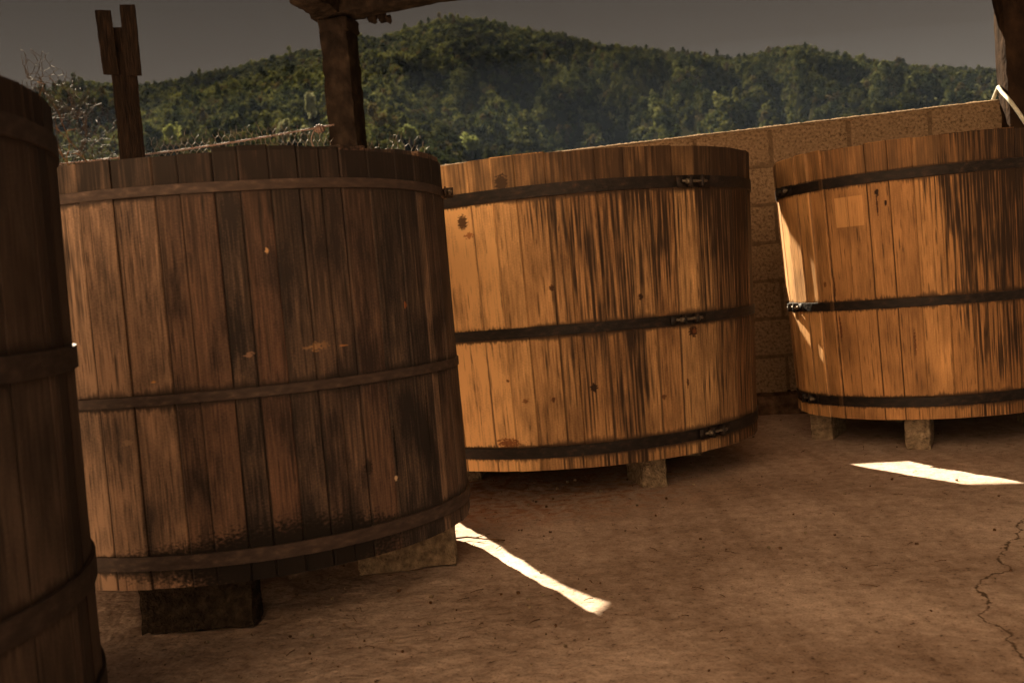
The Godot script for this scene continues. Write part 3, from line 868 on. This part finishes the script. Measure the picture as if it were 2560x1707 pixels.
# ------------------------------------------------------------------ fence, rope, hose
func hex_mesh(u0: float, u1: float, v0: float, v1: float, top: Array, seed_: int, crumple: float, place: Callable) -> ArrayMesh:
	var st := start()
	var nz := noise(seed_, 5.0, 3)
	var rg := RandomNumberGenerator.new()
	rg.seed = seed_
	var cw := 0.036
	var ch := 0.042
	var rows := int((v1 - v0) / ch) + 1
	var cols := int((u1 - u0) / cw) + 1
	var pos := func(u: float, v: float) -> Vector3:
		var p: Vector3 = place.call(u, v)
		return p + Vector3(nz.get_noise_2d(u, v), nz.get_noise_2d(u + 20, v), nz.get_noise_2d(u, v + 20)) * crumple
	for r in rows:
		for c in cols:
			var u := u0 + (c + (0.5 if r % 2 else 0.0)) * cw
			var v := v0 + r * ch
			var lim := along(top, u) + rg.randf_range(-0.025, 0.02)
			if v > lim: continue
			# a twisted upright and the two slanted wires above it
			var a: Vector3 = pos.call(u, v)
			var b: Vector3 = pos.call(u, v + ch * 0.45)
			tube(st, [a, b], 0.0022, 4)
			if v + ch > lim:
				if rg.randf() < 0.7:
					tube(st, [b, b + Vector3(rg.randf_range(-0.012, 0.02), rg.randf_range(0.012, 0.03), rg.randf_range(-0.01, 0.01))], 0.001, 3)
				continue
			tube(st, [b, pos.call(u - cw * 0.5, v + ch) as Vector3], 0.0015, 3)
			tube(st, [b, pos.call(u + cw * 0.5, v + ch) as Vector3], 0.0015, 3)
	return done(st)

func fence() -> void:
	var p := thing("timber_post", "old wooden post with two boards nailed to its head, left of the concrete post", "post", Vector3(-2.085, 0, -6.2), 0.45)
	part("shaft", rough_box(Vector3(0.135, 2.53, 0.10), Vector3i(4, 40, 3), 0.004, 601, 6.0, 0.006), M.timber, p, Transform3D(Basis(), Vector3(0, -0.05, 0)))
	part("board", rough_box(Vector3(0.085, 0.36, 0.026), Vector3i(3, 12, 2), 0.003, 602, 8.0, 0.003), M.timber, p, Transform3D(Basis(Vector3.BACK, 0.03), Vector3(-0.078, 2.205, 0.064)))
	part("board", rough_box(Vector3(0.085, 0.40, 0.026), Vector3i(3, 12, 2), 0.003, 603, 8.0, 0.003), M.timber, p, Transform3D(Basis(Vector3.UP, -0.2), Vector3(0.045, 2.20, 0.068)))
	var f := thing("chicken_wire_fence", "torn crumpled chicken wire strung between the posts behind the dark vat", "fence", Vector3(-1.6, 0, -6.4))
	var flat := func(u: float, v: float) -> Vector3: return Vector3(u + 1.6, v, 0.05 * sin(u * 9.0))
	var fold := func(u: float, v: float) -> Vector3: return Vector3(u + 1.6 + 0.10 * sin(v * 7.0), v, 0.06 + 0.12 * sin(u * 14.0 + v * 5.0))
	var t1 := [[-2.76, 2.26], [-2.66, 2.42], [-2.58, 2.43], [-2.50, 2.28], [-2.38, 2.18], [-2.24, 2.02], [-2.12, 1.90], [-2.0, 1.84]]
	part("wire_mesh", hex_mesh(-2.78, -2.03, 1.50, 2.46, t1, 611, 0.05, flat), M.wire, f)
	part("wire_mesh", hex_mesh(-2.76, -2.22, 1.50, 2.44, [[-2.76, 2.2], [-2.6, 2.4], [-2.45, 2.2], [-2.3, 1.95], [-2.2, 1.7]], 612, 0.10, fold), M.wire, f)
	part("wire_mesh", hex_mesh(-2.02, -0.95, 1.50, 1.92, [[-2.0, 1.86], [-1.6, 1.90], [-1.2, 1.88], [-0.95, 1.80]], 613, 0.012, flat), M.lit_wire, f)
	part("wire_mesh", hex_mesh(-0.80, -0.44, 1.45, 1.84, [[-0.8, 1.77], [-0.6, 1.78], [-0.5, 1.775], [-0.43, 1.72]], 614, 0.03, func(u: float, v: float) -> Vector3: return Vector3(u + 1.6 + 0.25 * (v - 1.7), v, -0.1 + 0.10 * sin(u * 40.0))), M.lit_wire, f)
	# dry vine in the torn wire
	var vine := thing("dry_vine", "dry thin vine with a few pale leaves tangled in the torn wire", "vine", Vector3(-2.3, 1.5, -6.36))
	var st := start()
	var lv := start()
	var rg := RandomNumberGenerator.new()
	rg.seed = 31
	for k in 9:
		var at := Vector3(rg.randf_range(-0.35, 0.22), 0.0, rg.randf_range(-0.05, 0.05))
		var pts := [at]
		var dir := Vector3(rg.randf_range(-0.3, 0.3), 1.0, rg.randf_range(-0.2, 0.2)).normalized()
		var steps := rg.randi_range(7, 13)
		if at.x < -0.1: steps += 3
		for s in steps:
			dir = (dir + Vector3(rg.randf_range(-0.45, 0.45), rg.randf_range(-0.1, 0.3), rg.randf_range(-0.3, 0.3))).normalized()
			at += dir * 0.055
			pts.append(at)
			if rg.randf() < 0.45:
				var tw := at + Vector3(rg.randf_range(-0.06, 0.06), rg.randf_range(-0.01, 0.05), rg.randf_range(-0.03, 0.03))
				tube(st, [at, tw], 0.0018, 4)
				if rg.randf() < 0.22:
					var n := Vector3(rg.randf_range(-1, 1), rg.randf_range(-1, 1), rg.randf_range(-1, 1)).normalized()
					var s1 := n.cross(Vector3.UP).normalized() * 0.009
					var s2 := n.cross(s1).normalized() * 0.011
					quad(lv, tw - s1, tw + s2, tw + s1, tw - s2)
		tube(st, pts, 0.0035, 5, 0.0015)
	part("stem", done(st), M.twig, vine)
	part("leaf", done(lv), M.dry_leaf, vine)
	# the twisted rope wire from the concrete post to the left
	var rope := thing("wire_rope", "twisted wire rope knotted at the concrete post and running left along the dark vat's rim", "rope", Vector3(-1.0, 1.845, -6.38))
	var A := Vector3(0.06, 0.022, 0.0)
	var B := Vector3(-1.62, -0.075, 0.02)
	for k in 2:
		var s2 := start()
		var pts := []
		for e in 241:
			var t := e / 240.0
			var c := A.lerp(B, t) - Vector3(0, 0.02 * sin(PI * t), 0)
			var ang := t * TAU * 40.0 + PI * k
			pts.append(c + Vector3(0, cos(ang), sin(ang)) * 0.0032)
		tube(s2, pts, 0.0034, 6)
		part("strand", done(s2), M.rope, rope)
	var kn := start()
	var kp := []
	for e in 61:
		var t := e / 60.0
		var ang := t * TAU * 4.0
		kp.append(Vector3(-0.055 + 0.055 * t, 0.005 + 0.022 * cos(ang) * sin(PI * (0.12 + t * 0.8)), 0.022 * sin(ang) * sin(PI * (0.12 + t * 0.8))))
	tube(kn, kp, 0.0075, 6)
	var tail := []
	for e in 13:
		var t := e / 12.0
		tail.append(Vector3(-0.055 - 0.025 * sin(t * 2.6), 0.0 - 0.10 * t, 0.015))
	tube(kn, tail, 0.004, 5)
	part("knot", done(kn), M.rope, rope)
	# white hose over the wall at the right
	var h := thing("white_hose", "white hose hooked over the wall top in front of the right post", "hose", Vector3(2.50, 1.5, -5.24))
	var hp := Curve3D.new()
	for q in [[Vector3(0.13, -0.05, -0.58), Vector3(0.001, 0.029, 0.032)], [Vector3(0.135, 0.125, -0.39), Vector3(-0.013, 0.026, 0.067)], [Vector3(0.051, 0.104, -0.18), Vector3(-0.021, -0.01, 0.055)], [Vector3(0.007, 0.067, -0.06), Vector3(-0.01, -0.014, 0.037)], [Vector3(-0.011, 0.017, 0.04), Vector3(0.0, -0.017, 0.022)], [Vector3(0.007, -0.035, 0.07), Vector3(0.007, -0.018, 0.008)], [Vector3(0.029, -0.092, 0.09), Vector3(0.013, -0.028, 0.003)], [Vector3(0.085, -0.2, 0.09), Vector3(0.022, -0.06, 0.0)], [Vector3(0.16, -0.45, 0.09), Vector3(0.019, -0.133, 0.002)], [Vector3(0.2, -1.0, 0.1), Vector3(0.007, -0.17, 0.005)], [Vector3(0.2, -1.47, 0.12), Vector3(0.0, -0.078, 0.003)]]:
		hp.add_point(q[0], -q[1], q[1])
	var hst := start()
	tube(hst, Array(hp.tessellate_even_length(5, 0.02)), 0.0095, 10)
	part("tube", done(hst), M.hose, h)

# ------------------------------------------------------------------ litter on the floor
func small_things() -> void:
	var peb := []
	for k in 3:
		peb.append(rough_box(Vector3(1, 0.7, 0.8), Vector3i(2, 2, 2), 0.22, 700 + k, 0.9, 0.12))
	var rg := RandomNumberGenerator.new()
	rg.seed = 77
	var root := Node3D.new()
	root.name = "floor_grit"
	add_child(root)
	tag(root, "small stones and grit scattered over the worn floor", "grit", "", "stuff")
	var mats := [M.footing, M.tabicon, M.twig]
	for k in 3:
		var mm := MultiMesh.new()
		mm.transform_format = MultiMesh.TRANSFORM_3D
		mm.mesh = peb[k]
		mm.instance_count = 420
		for i in 420:
			var x := rg.randf_range(-1.6, 2.6)
			var z := rg.randf_range(-5.9, -1.8)
			if i % 3 == 0:
				x = rg.randf_range(-1.3, 0.3); z = rg.randf_range(-4.5, -2.0)
			var s := 0.0025 + 0.008 * pow(rg.randf(), 4.0)
			mm.set_instance_transform(i, Transform3D(Basis(Vector3.UP, rg.randf() * TAU).scaled(Vector3(s, s, s)), Vector3(x, -0.0035, z)))
		var mi := MultiMeshInstance3D.new()
		mi.name = "grit"
		mi.multimesh = mm
		mi.material_override = mats[k]
		mi.set_meta("kind", "stuff")
		root.add_child(mi, true)
	var straw := start()
	for k in 130:
		var at := Vector3(rg.randf_range(-1.0, 2.2), 0.002, rg.randf_range(-4.9, -1.9))
		var dir := Vector3(rg.randf_range(-1, 1), rg.randf_range(-0.02, 0.06), rg.randf_range(-1, 1)).normalized() * rg.randf_range(0.012, 0.045)
		tube(straw, [at - dir * 0.5, at + Vector3(0, 0.002, 0), at + dir * 0.5], 0.0012, 3)
	var sw := part("straw", done(straw), M.twig, root)
	sw.set_meta("kind", "stuff")
	var st := start()
	tube(st, [Vector3(-0.11, 0, 0.02), Vector3(-0.04, 0.006, 0.0), Vector3(0.03, 0.004, 0.008), Vector3(0.10, 0.001, 0.0)], 0.0035, 5, 0.002)
	tube(st, [Vector3(-0.01, 0.005, 0.003), Vector3(0.03, 0.012, -0.03)], 0.002, 4, 0.001)
	tag(part("twig", done(st), M.twig, null, Transform3D(Basis(Vector3.UP, -0.5), Vector3(-0.165, 0.004, -3.46))), "dark dry twig lying across the sun streak beside the dark vat", "twig")

# ------------------------------------------------------------------ trees
func crown(seed_: int, n: int, size: Vector3, leaf: float, lobes: int) -> ArrayMesh:
	var rg := RandomNumberGenerator.new()
	rg.seed = seed_
	var st := start()
	var lb := []
	for k in lobes:
		lb.append([Vector3(rg.randf_range(-0.55, 0.55), rg.randf_range(-0.45, 0.5), rg.randf_range(-0.55, 0.55)), rg.randf_range(0.32, 0.55)])
	for k in n:
		var l: Array = lb[k % lobes]
		var d := Vector3(rg.randfn(), rg.randfn(), rg.randfn()).normalized()
		var p: Vector3 = (l[0] + d * l[1] * pow(rg.randf(), 0.35)) * size + Vector3(0, size.y, 0)
		var nrm := (d + Vector3(rg.randfn(), rg.randfn() + 0.8, rg.randfn()) * 0.6).normalized()
		var u := nrm.cross(Vector3(rg.randfn(), rg.randfn(), rg.randfn())).normalized() * leaf * rg.randf_range(0.6, 1.3)
		var v := nrm.cross(u).normalized() * leaf * rg.randf_range(0.4, 0.9)
		st.set_color(Color.WHITE * rg.randf_range(0.75, 1.2))
		st.set_smooth_group(-1)
		quad(st, p - u, p - v + nrm * leaf * 0.2, p + u, p + v - nrm * leaf * 0.15)
	return done(st)

func tree_color(rg: RandomNumberGenerator) -> Color:
	var k := rg.randf()
	var c := Color(0.062, 0.070, 0.030).lerp(Color(0.150, 0.150, 0.066), rg.randf())
	if k < 0.06: c = Color(0.100, 0.078, 0.045)
	elif k < 0.40: c = Color(0.036, 0.045, 0.025)
	return c

func forest() -> void:
	var rg := RandomNumberGenerator.new()
	rg.seed = 99
	var root := Node3D.new()
	root.name = "forest"
	add_child(root)
	tag(root, "dense green forest covering the hills behind the shed", "forest", "", "stuff")
	var kinds := []
	for k in 4:
		kinds.append(crown(800 + k, 130, Vector3(3.6, 3.2, 3.6) if k < 3 else Vector3(2.4, 4.6, 2.4), 0.75, 6))
	# [sideways slope, slope of the foot as seen from the shed, height over distance, breadth, colour, label]
	var list := [
		[-0.167, 0.174, 0.021, 0.75, Color(0.44, 0.44, 0.32), "tall pale narrow tree just left of the concrete post"],
		[-0.194, 0.153, 0.021, 0.95, Color(0.40, 0.40, 0.29), "pale rounded tree above the wire rope, left of the narrow pale tree"],
		[-0.176, 0.150, 0.017, 0.80, Color(0.40, 0.40, 0.29), "small pale tree right above the rope's knot"],
		[-0.298, 0.158, 0.018, 1.4, Color(0.36, 0.38, 0.17), "bright bushy tree right of the old wooden post"],
		[-0.078, 0.141, 0.017, 1.4, Color(0.34, 0.37, 0.18), "low bright tree above the wire ends right of the concrete post"],
		[-0.022, 0.128, 0.019, 1.4, Color(0.34, 0.37, 0.18), "bright tree above the left rim of the golden vat"],
	]
	var stands := []
	for q in list:
		var ang := atan(float(q[0]))
		var far := 240.0
		while far < 640.0 and height(far * sin(ang), -far * cos(ang)) / (far * cos(ang)) < float(q[1]): far += 2.0
		stands.append([ang, far])
	var lists := [[], [], [], []]
	for i in 64000:
		var a := rg.randf_range(-0.60, 0.58)
		var r := sqrt(rg.randf_range(232.0 * 232.0, 715.0 * 715.0))
		var th := atan(a)
		var x := r * sin(th)
		var z := -r * cos(th)
		var free := true
		for q in stands:
			if absf(th - float(q[0])) * r < 3.6 and r < float(q[1]) + 4.0: free = false
		if not free: continue
		var s := rg.randf_range(0.40, 0.85)
		if small_noise.get_noise_2d(x * 0.4, z * 0.4) > 0.45 and rg.randf() < 0.4: continue
		var xf := Transform3D(Basis(Vector3.UP, rg.randf() * TAU).scaled(Vector3(s, s * rg.randf_range(0.8, 1.25), s)), Vector3(x, height(x, z) - 0.4, z))
		lists[0 if rg.randf() < 0.35 else (1 if rg.randf() < 0.5 else (2 if rg.randf() < 0.75 else 3))].append(xf)
	for k in 4:
		var mm := MultiMesh.new()
		mm.transform_format = MultiMesh.TRANSFORM_3D
		mm.use_colors = true
		mm.mesh = kinds[k]
		mm.instance_count = lists[k].size()
		for i in lists[k].size():
			mm.set_instance_transform(i, lists[k][i])
			var at: Vector3 = lists[k][i].origin
			var patch := clampf(1.0 + 1.1 * small_noise.get_noise_2d(at.x * 0.35 + 50.0, at.z * 0.35), 0.4, 1.9)
			mm.set_instance_color(i, tree_color(rg) * patch)
		var mi := MultiMeshInstance3D.new()
		mi.name = "tree_crowns"
		mi.multimesh = mm
		mi.material_override = M.leaf
		mi.set_meta("kind", "stuff")
		root.add_child(mi, true)
	# thin mist lying along the foot of the hills
	var mist := FogVolume.new()
	mist.name = "valley_mist"
	mist.size = Vector3(900, 70, 170)
	mist.shape = RenderingServer.FOG_VOLUME_SHAPE_ELLIPSOID
	var mm2 := FogMaterial.new()
	mm2.albedo = Color(0.66, 0.74, 0.84)
	mm2.density = 0.00017
	mist.material = mm2
	mist.position = Vector3(60, 22, -285)
	add_child(mist)
	tag(mist, "thin bluish mist along the foot of the hills", "mist", "", "stuff")
	# the nearer trees that can be told apart
	for k in list.size():
		var q: Array = list[k]
		var th := atan(float(q[0]))
		var dist: float = stands[k][1]
		var x: float = dist * sin(th)
		var z: float = -dist * cos(th)
		var hh: float = dist * float(q[2]) * 0.68
		var t := thing("tree", q[5], "tree", Vector3(x, height(x, z) - 0.3, z), 0.0, "nearer trees at the foot of the hill")
		var ts := start()
		tube(ts, [Vector3.ZERO, Vector3(0.1, hh * 0.5, 0), Vector3(0, hh * 1.2, 0.1)], 0.28, 7, 0.08)
		for e in 4:
			var ang := TAU * e / 4.0 + k
			tube(ts, [Vector3(0, hh * (0.4 + 0.12 * e), 0), Vector3(cos(ang), 0.9, sin(ang)) * hh * 0.3 + Vector3(0, hh * (0.4 + 0.12 * e), 0)], 0.10, 5, 0.03)
		part("trunk", done(ts), M.bark, t)
		var lm: StandardMaterial3D = M.leaf.duplicate()
		lm.albedo_color = (q[4] as Color).linear_to_srgb()
		part("crown", crown(840 + k, 620, Vector3(hh * 0.55 * q[3], hh, hh * 0.55 * q[3]), 0.45, 11), lm, t, Transform3D(Basis(), Vector3(0, 0.6, 0)))
